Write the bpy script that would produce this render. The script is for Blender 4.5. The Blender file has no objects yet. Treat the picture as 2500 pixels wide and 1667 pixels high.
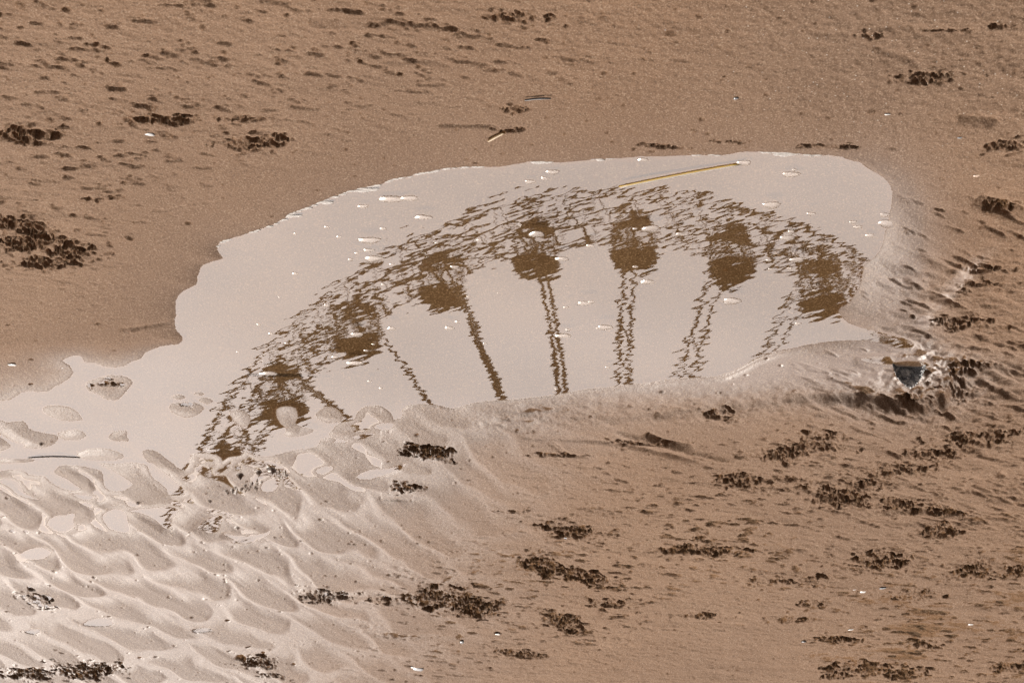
import bpy, math, random
import numpy as np
from mathutils import Vector, Matrix
C = bpy.data.collections.new('place'); sc = bpy.context.scene; sc.collection.children.link(C)
rad = math.radians
random.seed(7); RNG = np.random.default_rng(11)

# ---------------------------------------------------------------- camera
# the photograph was taken looking over the puddle towards the big wheel and is shown turned
# upside down, so the camera is rolled by 180 degrees: the top of the picture is the near sand.
W, H = 2500.0, 1667.0
HFOV = rad(12.0); ELEV = rad(16.0); DIST = 1.0/math.tan(HFOV/2)
PX = 2*math.tan(HFOV/2)/W
CAM = Vector((0, -DIST*math.cos(ELEV), DIST*math.sin(ELEV)))
FWD = Vector((0, math.cos(ELEV), -math.sin(ELEV)))
RGT = Vector((-1, 0, 0)); UPV = RGT.cross(FWD)
cd = bpy.data.cameras.new('camera'); cam = bpy.data.objects.new('camera', cd); C.objects.link(cam)
cd.sensor_width = 36; cd.lens = 18/math.tan(HFOV/2); cd.clip_start = .1; cd.clip_end = 20000
R3 = Matrix((RGT, UPV, -FWD)).transposed(); M4 = R3.to_4x4(); M4.translation = CAM; cam.matrix_world = M4
cd.dof.use_dof = True; cd.dof.focus_distance = DIST*1.06; cd.dof.aperture_fstop = 40
sc.camera = cam

# ---------------------------------------------------------------- world and sun
SUN_EL, SUN_AZ = rad(33), rad(17)      # azimuth from +Y (away from the camera) towards +X
world = bpy.data.worlds.new('World'); sc.world = world; world.use_nodes = True
nt = world.node_tree; nt.nodes.clear()
sky = nt.nodes.new('ShaderNodeTexSky'); sky.sky_type = 'NISHITA'; sky.sun_disc = False
sky.sun_elevation = SUN_EL; sky.sun_rotation = SUN_AZ; sky.air_density = 1.0; sky.dust_density = 4.0; sky.ozone_density = 1.0
geo = nt.nodes.new('ShaderNodeTexCoord')
mp = nt.nodes.new('ShaderNodeMapping'); mp.inputs['Scale'].default_value = (1, 1, 3.0)
cl = nt.nodes.new('ShaderNodeTexNoise'); cl.inputs['Scale'].default_value = 8.0; cl.inputs['Detail'].default_value = 4
nt.links.new(geo.outputs['Generated'], mp.inputs[0]); nt.links.new(mp.outputs[0], cl.inputs['Vector'])
# thin bright cloud veil, brightest around the sun
dot = nt.nodes.new('ShaderNodeVectorMath'); dot.operation = 'DOT_PRODUCT'
SD = Vector((math.sin(SUN_AZ)*math.cos(SUN_EL), math.cos(SUN_AZ)*math.cos(SUN_EL), math.sin(SUN_EL)))
nrm = nt.nodes.new('ShaderNodeVectorMath'); nrm.operation = 'NORMALIZE'
nt.links.new(geo.outputs['Generated'], nrm.inputs[0]); nt.links.new(nrm.outputs[0], dot.inputs[0]); dot.inputs[1].default_value = SD
mr = nt.nodes.new('ShaderNodeMapRange'); mr.inputs['From Min'].default_value = .73; mr.inputs['From Max'].default_value = .96
mr.inputs['To Min'].default_value = 1.0; mr.inputs['To Max'].default_value = 40.0; mr.interpolation_type = 'LINEAR'
nt.links.new(dot.outputs['Value'], mr.inputs['Value'])
mv = nt.nodes.new('ShaderNodeMapRange'); mv.inputs['From Min'].default_value = .3; mv.inputs['From Max'].default_value = .7
mv.inputs['To Min'].default_value = .84; mv.inputs['To Max'].default_value = 1.15
nt.links.new(cl.outputs['Fac'], mv.inputs['Value'])
mul = nt.nodes.new('ShaderNodeMath'); mul.operation = 'MULTIPLY'
nt.links.new(mr.outputs[0], mul.inputs[0]); nt.links.new(mv.outputs[0], mul.inputs[1])
veil = nt.nodes.new('ShaderNodeVectorMath'); veil.operation = 'SCALE'; veil.inputs[0].default_value = (1.0, .885, .835)
nt.links.new(mul.outputs[0], veil.inputs['Scale'])
mx = nt.nodes.new('ShaderNodeMix'); mx.data_type = 'RGBA'; mx.inputs[0].default_value = .93
nt.links.new(sky.outputs[0], mx.inputs[6]); nt.links.new(veil.outputs[0], mx.inputs[7])
bg = nt.nodes.new('ShaderNodeBackground'); bg.inputs['Strength'].default_value = .075
out = nt.nodes.new('ShaderNodeOutputWorld')
nt.links.new(mx.outputs[2], bg.inputs['Color']); nt.links.new(bg.outputs[0], out.inputs[0])

sl = bpy.data.lights.new('sun', 'SUN'); sl.energy = 3.2; sl.angle = rad(.6); sl.color = (1, .93, .85)
so = bpy.data.objects.new('sun', sl); C.objects.link(so); so.rotation_euler = (-SD).to_track_quat('-Z', 'Y').to_euler()
vs = sc.view_settings; vs.view_transform = 'Standard'; vs.look = 'None'; vs.gamma = 1; vs.use_curve_mapping = False
vs.exposure = 0.32
sc.render.engine = 'CYCLES'; sc.cycles.max_bounces = 8; sc.cycles.transparent_max_bounces = 16
sc.cycles.caustics_reflective = False; sc.cycles.caustics_refractive = False

# ---------------------------------------------------------------- helpers
def ray(px, py):
    return FWD + (px-W/2)*PX*RGT + (H/2-py)*PX*UPV
def G(px, py, z=0.0):
    """point of the beach at height z that the photograph shows at px, py"""
    d = ray(px, py); t = (z-CAM.z)/d.z
    p = CAM + d*t
    return (p.x, p.y)
def fD(x, y): return (x*1.06293, y*1.06293)
def fL(x, y): return (x*.35072, 850+y*.35072)
def fM(x, y): return (450+x*.44643, 430+y*.44643)
def fQ(x, y): return (x*.5319, 833+y*.5319)
def fR(x, y): return (1250+x*.5319, 833+y*.5319)
def fT(x, y): return (1250+x*.53146, y*.53146)
def tag(o, label=None, cat=None, group=None, kind=None):
    if label: o['label'] = label
    if cat: o['category'] = cat
    if group: o['group'] = group
    if kind: o['kind'] = kind
    return o
def link(name, verts, faces, mat, parent=None, smooth=True):
    me = bpy.data.meshes.new(name); me.from_pydata([tuple(v) for v in verts], [], faces); me.update()
    if smooth: me.polygons.foreach_set('use_smooth', [True]*len(me.polygons))
    o = bpy.data.objects.new(name, me); C.objects.link(o); o.data.materials.append(mat)
    if parent: o.parent = parent
    return o
def empty(name, loc, rz=0):
    o = bpy.data.objects.new(name, None); C.objects.link(o); o.location = loc; o.rotation_euler = (0, 0, rz); return o
class MB:
    def __init__(s): s.v = []; s.f = []
    def tube(s, a, b, r, n=6, r2=None):
        a = Vector(a); b = Vector(b); r2 = r if r2 is None else r2
        d = (b-a).normalized(); u = d.orthogonal().normalized(); w = d.cross(u); k = len(s.v)
        for p, rr in ((a, r), (b, r2)):
            for i in range(n):
                t = 2*math.pi*i/n; s.v.append(p + u*rr*math.cos(t) + w*rr*math.sin(t))
        for i in range(n):
            j = (i+1) % n; s.f.append((k+i, k+j, k+n+j, k+n+i))
        s.f.append(tuple(k+i for i in range(n-1, -1, -1))); s.f.append(tuple(k+n+i for i in range(n)))
    def box(s, c, h):
        k = len(s.v)
        for z in (-1, 1):
            for y in (-1, 1):
                for x in (-1, 1): s.v.append(Vector((c[0]+x*h[0], c[1]+y*h[1], c[2]+z*h[2])))
        for q in ((0, 2, 3, 1), (4, 5, 7, 6), (0, 1, 5, 4), (2, 6, 7, 3), (0, 4, 6, 2), (1, 3, 7, 5)): s.f.append(tuple(k+i for i in q))
    def rings(s, prof, n=20, sx=1, sy=1, cap=True):
        k = len(s.v)
        for r, z in prof:
            for i in range(n):
                t = 2*math.pi*i/n; c_, s_ = math.cos(t), math.sin(t)
                e = .62
                s.v.append(Vector((sx*r*math.copysign(abs(c_)**e, c_), sy*r*math.copysign(abs(s_)**e, s_), z)))
        for j in range(len(prof)-1):
            for i in range(n):
                m = (i+1) % n; s.f.append((k+j*n+i, k+j*n+m, k+(j+1)*n+m, k+(j+1)*n+i))
        if cap:
            s.f.append(tuple(k+i for i in range(n-1, -1, -1))); q = k+(len(prof)-1)*n; s.f.append(tuple(q+i for i in range(n)))
    def build(s, name, mat, parent=None, smooth=False): return link(name, s.v, s.f, mat, parent, smooth)
def mat(name, col, rough=.6, metal=0, spec=.5, noise=None, bump=None):
    m = bpy.data.materials.new(name); m.use_nodes = True; n = m.node_tree; b = n.nodes['Principled BSDF']
    b.inputs['Base Color'].default_value = (*col, 1); b.inputs['Roughness'].default_value = rough
    b.inputs['Metallic'].default_value = metal; b.inputs['Specular IOR Level'].default_value = spec
    tc = n.nodes.new('ShaderNodeTexCoord')
    if noise:
        col2, scale = noise
        t = n.nodes.new('ShaderNodeTexNoise'); t.inputs['Scale'].default_value = scale; t.inputs['Detail'].default_value = 5
        r = n.nodes.new('ShaderNodeMapRange'); r.inputs['From Min'].default_value = .38; r.inputs['From Max'].default_value = .62
        k = n.nodes.new('ShaderNodeMix'); k.data_type = 'RGBA'; k.inputs[6].default_value = (*col, 1); k.inputs[7].default_value = (*col2, 1)
        n.links.new(tc.outputs['Object'], t.inputs['Vector']); n.links.new(t.outputs['Fac'], r.inputs['Value'])
        n.links.new(r.outputs[0], k.inputs[0]); n.links.new(k.outputs[2], b.inputs['Base Color'])
    if bump:
        sc_, dist = bump
        t2 = n.nodes.new('ShaderNodeTexNoise'); t2.inputs['Scale'].default_value = sc_; t2.inputs['Detail'].default_value = 4
        bp = n.nodes.new('ShaderNodeBump'); bp.inputs['Distance'].default_value = dist
        n.links.new(tc.outputs['Object'], t2.inputs['Vector']); n.links.new(t2.outputs['Fac'], bp.inputs['Height']); n.links.new(bp.outputs[0], b.inputs['Normal'])
    return m

# ---------------------------------------------------------------- noise in numpy
TAB = RNG.random((512, 512)).astype(np.float32)
def vnoise(x, y):
    xi = np.floor(x); yi = np.floor(y); fx = (x-xi).astype(np.float32); fy = (y-yi).astype(np.float32)
    xi = xi.astype(np.int64) & 511; yi = yi.astype(np.int64) & 511
    fx = fx*fx*fx*(fx*(fx*6-15)+10); fy = fy*fy*fy*(fy*(fy*6-15)+10)
    x1 = (xi+1) & 511; y1 = (yi+1) & 511
    a = TAB[xi, yi]; b = TAB[x1, yi]; c = TAB[xi, y1]; d = TAB[x1, y1]
    return (a+(b-a)*fx)*(1-fy) + (c+(d-c)*fx)*fy
def fbm(x, y, o=4, g=.5, ox=0.0):
    s = 0; a = 1; t = 0
    for i in range(o):
        s = s + a*vnoise(x+37.3*i+ox, y+11.9*i+ox*1.7); t += a; a *= g
        x, y = (x*1.6-y*1.2), (x*1.2+y*1.6)
    return s/t - .5
def ss(a, b, x):
    t = np.clip((x-a)/(b-a), 0, 1); return t*t*(3-2*t)

# ---------------------------------------------------------------- the shore lines of the puddle
main = [fL(*p) for p in [(-200,385),(0,370),(90,350),(140,320),(190,300),(330,305),(380,265),(450,235),(495,195),(515,165),(490,120),(440,90),(480,65),(540,50),(570,60),(590,100),(650,105),(720,125),(800,132),(880,115),(930,90),(990,70),(1010,35)]]
main += [fD(*p) for p in [(370,795),(410,790),(416,770),(404,755),(403,720),(402,690),(420,670),(450,655),(452,635),(465,610),(495,598),(510,595),(498,575),(505,558),(540,545),(600,527),(650,506),(665,492),(700,480),(760,455),(830,433),(870,425),(920,408),(1000,392),(1060,383),(1120,383),(1170,380),(1215,370),(1260,372),(1310,372),(1360,366),(1450,362),(1560,358),(1650,355),(1720,350),(1800,352),(1870,355),(1930,362),(1975,375),(2010,395),(2035,415),(2050,440),(2050,470),(2040,500),(2035,530),(2030,560),(2010,590),(1985,608),(1980,640),(1970,665),(1955,690),(1932,705),(1925,715),(1938,735),(1960,748),(2000,757),(2040,766),(2075,776),(2098,788),(2092,798),(2065,798),(2040,790),(2000,784),(1930,781),(1880,788),(1830,797),(1780,808),(1740,822),(1710,840),(1680,855),(1640,865),(1560,870),(1480,880),(1400,888),(1310,900),(1240,912),(1160,918),(1090,925),(1045,938)]]
main += [fM(*p) for p in [(1420,1260),(1320,1245),(1240,1250),(1190,1275),(1200,1310),(1150,1332),(1140,1300),(1080,1258),(1000,1258),(950,1290),(930,1330),(860,1345),(820,1380),(795,1415),(850,1437),(900,1448),(830,1455),(740,1450),(720,1480),(640,1495),(560,1510),(480,1530),(400,1530),(340,1500),(320,1525),(240,1540)]]
main += [fL(*p) for p in [(1551,787),(1540,765),(1500,742),(1420,730),(1340,737),(1320,800),(1290,850),(1240,830),(1170,780),(1090,722),(1030,705),(990,718),(1000,760),(1030,790),(1080,810),(1150,870),(1220,930),(1290,1000),(1250,1020),(1170,1015),(1160,980),(1120,940),(1060,900),(1040,850),(1010,805),(900,800),(790,808),(700,802),(790,855),(850,890),(920,945),(860,990),(760,990),(720,940),(715,880),(690,850),(600,830),(520,815),(430,812),(400,830),(380,870),(450,905),(540,960),(560,980),(500,990),(420,970),(340,920),(310,890),(200,880),(170,855),(60,845),(-200,842)]]
isles = [[fL(*p) for p in q] for q in [
 [(600,240),(680,215),(780,190),(880,200),(925,240),(890,290),(850,340),(800,365),(720,345),(690,320),(620,300)],
 [(290,430),(330,400),(440,400),(520,430),(560,470),(570,500),(500,505),(420,500),(350,470)],
 [(-200,480),(0,500),(60,520),(170,510),(200,560),(300,590),(390,600),(410,630),(350,680),(270,695),(180,690),(160,665),(80,640),(0,600),(-200,570)],
 [(-100,600),(0,620),(60,665),(70,690),(0,720),(-100,730)],
 [(415,590),(500,570),(580,580),(605,610),(570,630),(500,640),(430,625)],
 [(790,580),(880,572),(885,610),(900,645),(770,640),(765,610)],
 [(545,725),(640,700),(760,705),(850,740),(840,770),(740,782),(620,775),(560,760)],
 [(1185,390),(1300,370),(1400,390),(1420,420),(1370,465),(1290,485),(1220,460),(1180,430)],
 [(1350,310),(1390,302),(1430,315),(1390,328)], [(1200,340),(1250,322),(1290,340),(1240,358)],
 [(1390,350),(1440,340),(1490,368),(1450,385),(1400,375)],
 [(1590,440),(1660,430),(1720,450),(1745,500),(1720,545),(1660,535),(1610,490)],
 [(1930,425),(1980,402),(2060,415),(2080,470),(2060,520),(2110,550),(2190,570),(2130,605),(2020,620),(1985,600),(1990,560),(1950,520),(1930,470)],
 [(-200,770),(60,772),(220,770),(240,785),(100,800),(-200,800)],
]] + [[fM(*p) for p in q] for q in [
 [(720,1305),(770,1262),(830,1270),(870,1310),(860,1340),(790,1348),(740,1330)],
 [(735,1447),(790,1425),(830,1440),(790,1460)],
]]
pools = [[fL(*p) for p in q] for q in [
 [(-80,890),(0,905),(60,905),(130,930),(160,990),(220,1030),(280,1050),(200,1040),(120,1010),(60,960),(0,935),(-80,920)],
 [(505,1010),(600,1018),(650,1040),(600,1060),(540,1040)],
 [(340,1210),(380,1170),(450,1160),(520,1150),(510,1200),(520,1240),(460,1275),(400,1270),(350,1240)],
 [(710,1170),(760,1130),(840,1120),(880,1150),(890,1200),(900,1250),(880,1280),(800,1270),(740,1230)],
 [(900,1130),(1050,1112),(1190,1105),(1250,1130),(1190,1180),(1200,1240),(1150,1250),(1080,1190),(1000,1150)],
 [(1370,1250),(1420,1200),(1530,1160),(1540,1200),(1510,1270),(1450,1280),(1390,1260)],
 [(150,1440),(220,1400),(300,1390),(350,1420),(300,1460),(200,1465)],
 [(1560,1290),(1700,1310),(1850,1290),(1880,1272),(1860,1300),(1760,1330),(1640,1325)],
 [(1820,950),(1880,910),(1950,920),(1930,960),(1890,1000),(1820,990)],
 [(1550,830),(1610,790),(1590,840),(1520,875),(1505,865)],
 [(2200,860),(2240,830),(2300,820),(2320,840),(2250,880)],
]] + [[fQ(*p) for p in q] for q in [
 [(390,1295),(440,1272),(510,1278),(500,1300),(400,1303)],
 [(1630,622),(1700,590),(1800,580),(1860,558),(1830,590),(1700,632)],
 [(890,1322),(950,1316),(965,1328),(900,1335)],
 [(1080,912),(1180,900),(1160,922),(1085,922)],
 [(120,1330),(180,1322),(160,1340)],
]] + [[fM(*p) for p in q] for q in [
 [(1040,1372),(1080,1352),(1145,1352),(1130,1380),(1080,1388)],
 [(915,1428),(960,1415),(1045,1405),(1030,1420),(960,1438)],
]] + [[fD(*p) for p in q] for q in [
 [(1978,824),(2010,819),(2042,820),(2052,832),(2090,829),(2126,833),(2130,841),(2050,836),(2020,835),(1990,831)],
]]
YS = .42
def toW(poly, n=0):
    pts = [G(*p) for p in poly]
    # Catmull-Rom smoothing so the shore has no straight legs
    o = []; m = len(pts)
    for i in range(m):
        p0, p1, p2, p3 = pts[i-1], pts[i], pts[(i+1) % m], pts[(i+2) % m]
        for k in (0, .5):
            t = k
            o.append(tuple(.5*((2*p1[a])+(-p0[a]+p2[a])*t+(2*p0[a]-5*p1[a]+4*p2[a]-p3[a])*t*t+(-p0[a]+3*p1[a]-3*p2[a]+p3[a])*t**3) for a in (0, 1)))
    return np.array(o, np.float32)*np.array([1, YS], np.float32)
def sdf(P, X, Y):
    """signed distance, negative inside"""
    d = np.full(X.shape, 1e9, np.float32); ins = np.zeros(X.shape, bool)
    for i in range(len(P)):
        ax, ay = P[i-1]; bx, by = P[i]; ex, ey = bx-ax, by-ay; L2 = ex*ex+ey*ey+1e-12
        wx = X-ax; wy = Y-ay; t = np.clip((wx*ex+wy*ey)/L2, 0, 1)
        dx = wx-ex*t; dy = wy-ey*t; np.minimum(d, dx*dx+dy*dy, out=d)
        if ay != by:
            c = ((ay > Y) != (by > Y)) & (X < (bx-ax)*(Y-ay)/(by-ay)+ax); ins ^= c
    d = np.sqrt(d); return np.where(ins, -d, d)

# ---------------------------------------------------------------- the sand: one height field
def spread(a, b, step_a, step_b, far):
    core = [a]
    while core[-1] < b:
        t = (core[-1]-a)/(b-a); core.append(core[-1]+step_a+(step_b-step_a)*t)
    lo = []; s = step_a; x = core[0]
    while x > -far: s *= 1.35; x -= s; lo.append(x)
    hi = []; s = step_b; x = core[-1]
    while x < far: s *= 1.35; x += s; hi.append(x)
    return np.array(lo[::-1]+core+hi)
gx = spread(-1.42, 1.42, .0019, .0019, 6000)
gy = spread(-2.05, 3.45, .0034, .0052, 6000)
X, Y = np.meshgrid(gx, gy, indexing='ij')
NX, NY = X.shape
DY = Y*YS
core = (np.abs(X) < 1.6) & (Y > -2.3) & (Y < 3.8)
# warp the plane a little so traced outlines become ragged
wx = .007*fbm(X*22, Y*9, 4)+.0022*fbm(X*90, Y*40, 3, ox=3); wy = .007*fbm(X*22, Y*9, 4, ox=9)+.0022*fbm(X*90, Y*40, 3, ox=5)
Xw = (X+wx).astype(np.float32); Yw = (DY+wy*.8).astype(np.float32)
def local_sdf(P, pad=.4):
    x0, x1 = P[:, 0].min()-pad, P[:, 0].max()+pad; y0, y1 = (P[:, 1].min()-pad)/YS, (P[:, 1].max()+pad)/YS
    i0, i1 = np.searchsorted(gx, [x0, x1]); j0, j1 = np.searchsorted(gy, [y0, y1])
    return slice(i0, i1), slice(j0, j1)
sd = np.full(X.shape, 1.0, np.float32)
i, j = local_sdf(toW(main), 1.2); sd[i, j] = sdf(toW(main), Xw[i, j], Yw[i, j]); sd = np.minimum(sd, 1.0)
sdm = sd.copy()
for q in isles:
    P = toW(q); i, j = local_sdf(P, .08); s_ = sdf(P, Xw[i, j], Yw[i, j])
    sd[i, j] = np.maximum(sd[i, j], -s_)
pool_sd = np.full(X.shape, 1.0, np.float32)
for q in pools:
    P = toW(q); i, j = local_sdf(P, .4); s_ = sdf(P, Xw[i, j], Yw[i, j])
    pool_sd[i, j] = np.minimum(pool_sd[i, j], s_)
sd = np.minimum(sd, pool_sd)

# picture coordinates of every ground point, only used to lay out where features lie on the beach
cx_, cz_ = -X, None
dyc = Y-CAM.y; depth = dyc*FWD.y + (0-CAM.z)*FWD.z
U = W/2 + (X*RGT.x)/depth/PX; V = H/2 - (dyc*UPV.y+(0-CAM.z)*UPV.z)/depth/PX
U = np.where(core, U, -9999); V = np.where(core, V, -9999)

# wide mask of the low, wet, rippled corner
mr_ = ss(1750, 750, U+.55*(V-1000)) * ss(930, 1060, V) * core
lobeA = mr_
# height away from the shore
amp = .016 - .0120*lobeA
lowsh = ss(820, 900, V)*(1-lobeA)*core
amp = amp*(1-.62*lowsh)*(1+.35*fbm(X*2.1, Y*1.1, 3, ox=2))
up = amp*(1-np.exp(-np.maximum(sd, 0)/(.055-.03*lobeA+.20*lowsh)))
dn = -.016*(1-np.exp(np.minimum(sd, 0)/.10)) - .0012*ss(0, -.01, sd)
Z = np.where(sd > 0, up, dn)
Z += .0022*ss(0, .012, sd)*(1-lobeA*.6)*ss(1500, 1800, U)*ss(480, 400, V)        # small cut bank at the near shore
Z = Z + .020*fbm(X*.8, Y*.5, 3, ox=20)*ss(.05, .6, sdm)

def seg_field(pts, conv=fD, pad=.6):
    """distance (metres, y compressed) to an open line and the side"""
    P = np.array([G(*conv(*p)) for p in pts], np.float32)*np.array([1, YS], np.float32)
    i, j = local_sdf(P, pad); d = np.full(X.shape, 9, np.float32); sgn = np.zeros(X.shape, np.float32); tt = np.zeros(X.shape, np.float32)
    xs = X[i, j].astype(np.float32)+wx[i, j]*.8; ys = DY[i, j].astype(np.float32)+wy[i, j]*.6
    dd = np.full(xs.shape, 9, np.float32); sg = np.zeros(xs.shape, np.float32); ta = np.zeros(xs.shape, np.float32)
    for k in range(len(P)-1):
        ax, ay = P[k]; bx, by = P[k+1]; ex, ey = bx-ax, by-ay; t = np.clip(((xs-ax)*ex+(ys-ay)*ey)/(ex*ex+ey*ey+1e-9), 0, 1)
        dx = xs-ax-ex*t; dy = ys-ay-ey*t; q = np.sqrt(dx*dx+dy*dy); m = q < dd
        dd = np.where(m, q, dd); sg = np.where(m, np.sign(ex*dy-ey*dx), sg); ta = np.where(m, (k+t)/(len(P)-1), ta)
    d[i, j] = dd; sgn[i, j] = sg; tt[i, j] = ta
    return d, sgn, tt
dry = ss(.0, .02, sd)
# rounded mound beyond the water, running towards the shell
d, s, t = seg_field([(1310,925),(1450,905),(1600,892),(1760,862),(1880,830),(1990,815)])
Z += .0035*np.exp(-(d/.07)**2)*dry*ss(0, .25, t)
# bank rising behind the shell hollow: its camera side is in shade
d, s, t = seg_field([(1240,965),(1400,958),(1560,945),(1700,925),(1850,908),(1960,905),(2040,918),(2120,925),(2170,905),(2185,870),(2180,830)], pad=1.3)
side = ss(.012, -.012, d*s)*(s != 0)      # far side of the line
BANKSIDE = side
Z += (.006+.017*ss(.25, .6, t))*ss(850, 900, V)*(side)*ss(0, .15, t)*ss(1, .86, t)*np.exp(-(np.maximum(d-.05, 0)/.28)**1.5)*dry*(d < 8)
Z -= (.007*ss(.35, .8, t))*np.exp(-(d/.03)**2)*dry*(1-side)*ss(850, 900, V)
# ledge at the right of the channel
d, s, t = seg_field([(1995,750),(2020,755),(2080,768),(2130,790),(2200,800)])
Z += .005*np.exp(-(d/.016)**2)*dry*ss(0, .3, t)*ss(1.0, .8, t)
# tiny cut bank line of the far left lagoon and grooves
for ln, h, w in [
   ([(1180,1000),(1300,1005),(1420,1012),(1500,1030),(1640,1062)], -.006, .006), ([(1260,1010),(1300,1040),(1360,1045)], -.005, .006),
   ([(1400,985),(1480,1000),(1560,1025),(1700,1060)], .005, .007), ([(1480,985),(1520,1005),(1600,1020)], -.008, .007),
   ([(1150,955),(1200,968),(1235,975)], -.005, .006), ([(870,1142),(950,1146)], -.006, .004), ([(905,1312),(942,1320)], -.007, .004),
   ([(1780,1418),(1860,1426)], -.007, .006), ([(2250,1268),(2352,1275)], -.010, .010), ([(2020,1170),(2130,1165),(2230,1180)], -.009, .008),
   ([(1820,1112),(1900,1135)], -.006, .006), ([(2290,1075),(2305,1090)], -.008, .008), ([(2060,790),(2130,812),(2230,850),(2352,890)], -.004, .007),
   ([(2110,790),(2220,822),(2352,868)], -.004, .006), ([(2240,1500),(2352,1530)], -.008, .008), ([(2150,1455),(2300,1492)], -.004, .006),
   ([(1600,1415),(1800,1425),(2000,1452)], -.002, .007), ([(1100,975),(1180,960)], .003, .008), ([(2100,560),(2240,640),(2352,700)], -.004, .010),
   ([(2070,620),(2180,680),(2330,760)], -.004, .009), ([(270,745),(400,738)], -.004, .006),
   ([(300,750),(340,742)], .003, .004), ([(1690,345),(1980,358)], -.004, .008), ([(2240,440),(2352,480)], -.012, .016), ([(2200,250),(2300,262)], -.008, .009),
   ([(860,125),(1000,120),(1040,135)], -.003, .005), ([(1000,272),(1150,274)], -.005, .004), ([(700,40),(900,45)], .003, .008), ([(2000,85),(2120,130)], -.004, .007)]:
    d, s, t = seg_field(ln); Z += h*np.exp(-(d/w)**2)*dry*ss(0, .12, t)*ss(1, .85, t)*(.65+.7*fbm(X*30, Y*12, 3, ox=h*900+5)+.35)

# rippled corner: overlapping tongues (cellular field, stretched along the flow)
def worley(x, y, seed):
    r = np.random.default_rng(seed); jx = r.random((256, 256)).astype(np.float32); jy = r.random((256, 256)).astype(np.float32); hh = r.random((256, 256)).astype(np.float32)
    xi = np.floor(x).astype(int); yi = np.floor(y).astype(int); f1 = np.full(x.shape, 9., np.float32); f2 = f1.copy(); id_ = np.zeros(x.shape, np.float32)
    for a in (-1, 0, 1):
        for b in (-1, 0, 1):
            cx, cy = (xi+a) & 255, (yi+b) & 255
            q = np.hypot(xi+a+.1+.8*jx[cx, cy]-x, yi+b+.1+.8*jy[cx, cy]-y); m = q < f1
            f2 = np.where(m, f1, np.minimum(f2, q)); id_ = np.where(m, hh[cx, cy], id_); f1 = np.where(m, q, f1)
    return f1, f2, id_
i0, i1 = np.searchsorted(gx, [-1.6, 1.6]); j0, j1 = np.searchsorted(gy, [-2.3, 3.9]); S = (slice(i0, i1), slice(j0, j1))
xs, ys = X[S], Y[S]
a_ = xs*1.0+ys*.20; b_ = -xs*.25+ys*.33
qx = (xs-.13*ys)*8.6+1.7*fbm(xs*6, ys*2.2, 3, ox=31); qy = (ys+.25*xs)*2.5+1.5*fbm(xs*5, ys*2, 3, ox=41)
f1, f2, idd = worley(qx+40, qy+40, 5)
crease = ss(0, .5, f2-f1)
asym = fbm(qx*.9, qy*.9, 2, ox=77)
ph = (xs+.33*ys)/.125+.55*fbm(xs*7, ys*2.0, 3, ox=131)*2; ii = np.floor(ph); fa = ph-ii
rr_ = RNG.random(512).astype(np.float32)[ii.astype(int) & 511]
pv_ = (ys-.30*xs)/.46+rr_*.9+.55*(fa-.5)**2*2+.6*fbm(xs*5, ys*1.8, 3, ox=141)*2; jj = np.floor(pv_); fb = pv_-jj
lob = ss(0, .34, fa)*ss(1, .80, fa)*ss(0, .42, fb)*ss(1, .86, fb)
hb = RNG.random((512, 512)).astype(np.float32)[ii.astype(int) & 511, jj.astype(int) & 511]
VS = V[S]
lobes = lob*(.0028+.0015*hb)-.0032+.0028*ss(1120, 1480, VS)+.0016*fbm((xs+.33*ys)*40, ys*5, 3, ox=52)+.0020*fbm((xs+.33*ys)*9, ys*2.5, 3, ox=57)+(.35-f1)*.0006
Zs = Z[S]; Zs += lobes*lobeA[S]*ss(0, .02, pool_sd[S])*ss(.0, .03, sdm[S]); Z[S] = Zs
LOWP = np.zeros(X.shape, bool); LOWP[S] = (lobeA[S] > .45) & (VS < 1480) & (U[S] < 930)
# keep the ground outside the water above the water level
floor_ = .0007+.0006*fbm(X*40, Y*16, 2, ox=3)
Z = np.where((sd > .002) & (Z < floor_+.0006) & (pool_sd > .002) & ~LOWP, floor_+.0006*ss(0, .01, sd), Z)

# wind and water streaks, running down to the right in the picture
th = rad(-8.0); sx_ = X*math.cos(th)+DY*math.sin(th); sy_ = -X*math.sin(th)+DY*math.cos(th)
roughm = ss(.02, .35, sd)*(1-.85*lobeA)
trgh = roughm*(.55+.9*(fbm(X*2.3, Y*.9, 3, ox=13)+.35))
Z += .0046*fbm(sx_*7, sy_*34, 4, ox=50)*roughm*(1+.9*ss(1900, 2250, U)*core)
n1 = fbm(sx_*34, sy_*95, 4, ox=60); Z -= .0035*ss(.11, .29, n1)*trgh*(.25+1.5*ss(-.12, .16, fbm(X*1.7, Y*.6, 3, ox=212)))
n2 = fbm(sx_*60, sy_*160, 3, ox=64); Z += .0028*n2*roughm
Z += .0010*fbm(X*160, Y*90, 3, ox=70)*(roughm+.12*dry)
th2 = rad(-27); sx2 = X*math.cos(th2)+DY*math.sin(th2); sy2 = -X*math.sin(th2)+DY*math.cos(th2)
cr6 = ss(1850, 2200, U)*ss(380, 560, V)*ss(1560, 1150, V)*core*dry
Z += .0062*fbm(sx2*6, sy2*34, 4, ox=110)*cr6; Z -= .0050*ss(.10, .30, fbm(sx2*16, sy2*80, 3, ox=115))*cr6
# coarser, pebbly strip top right and churned sand right
cr = ss(1500, 2100, U)*ss(520, 120, V)*core
Z += .0040*fbm(X*95, Y*48, 3, ox=80)*cr
cr2 = ss(2060, 2300, U-.0*V)*ss(560, 700, V)*ss(1100, 980, V)*core
Z += (.010*fbm(sx_*36, sy_*90, 4, ox=85))*cr2*dry
cr3 = np.exp(-((U-2290)/130)**2-((V-930)/90)**2)*core
Z += .020*fbm(X*55, Y*26, 4, ox=90)*cr3*dry

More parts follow.
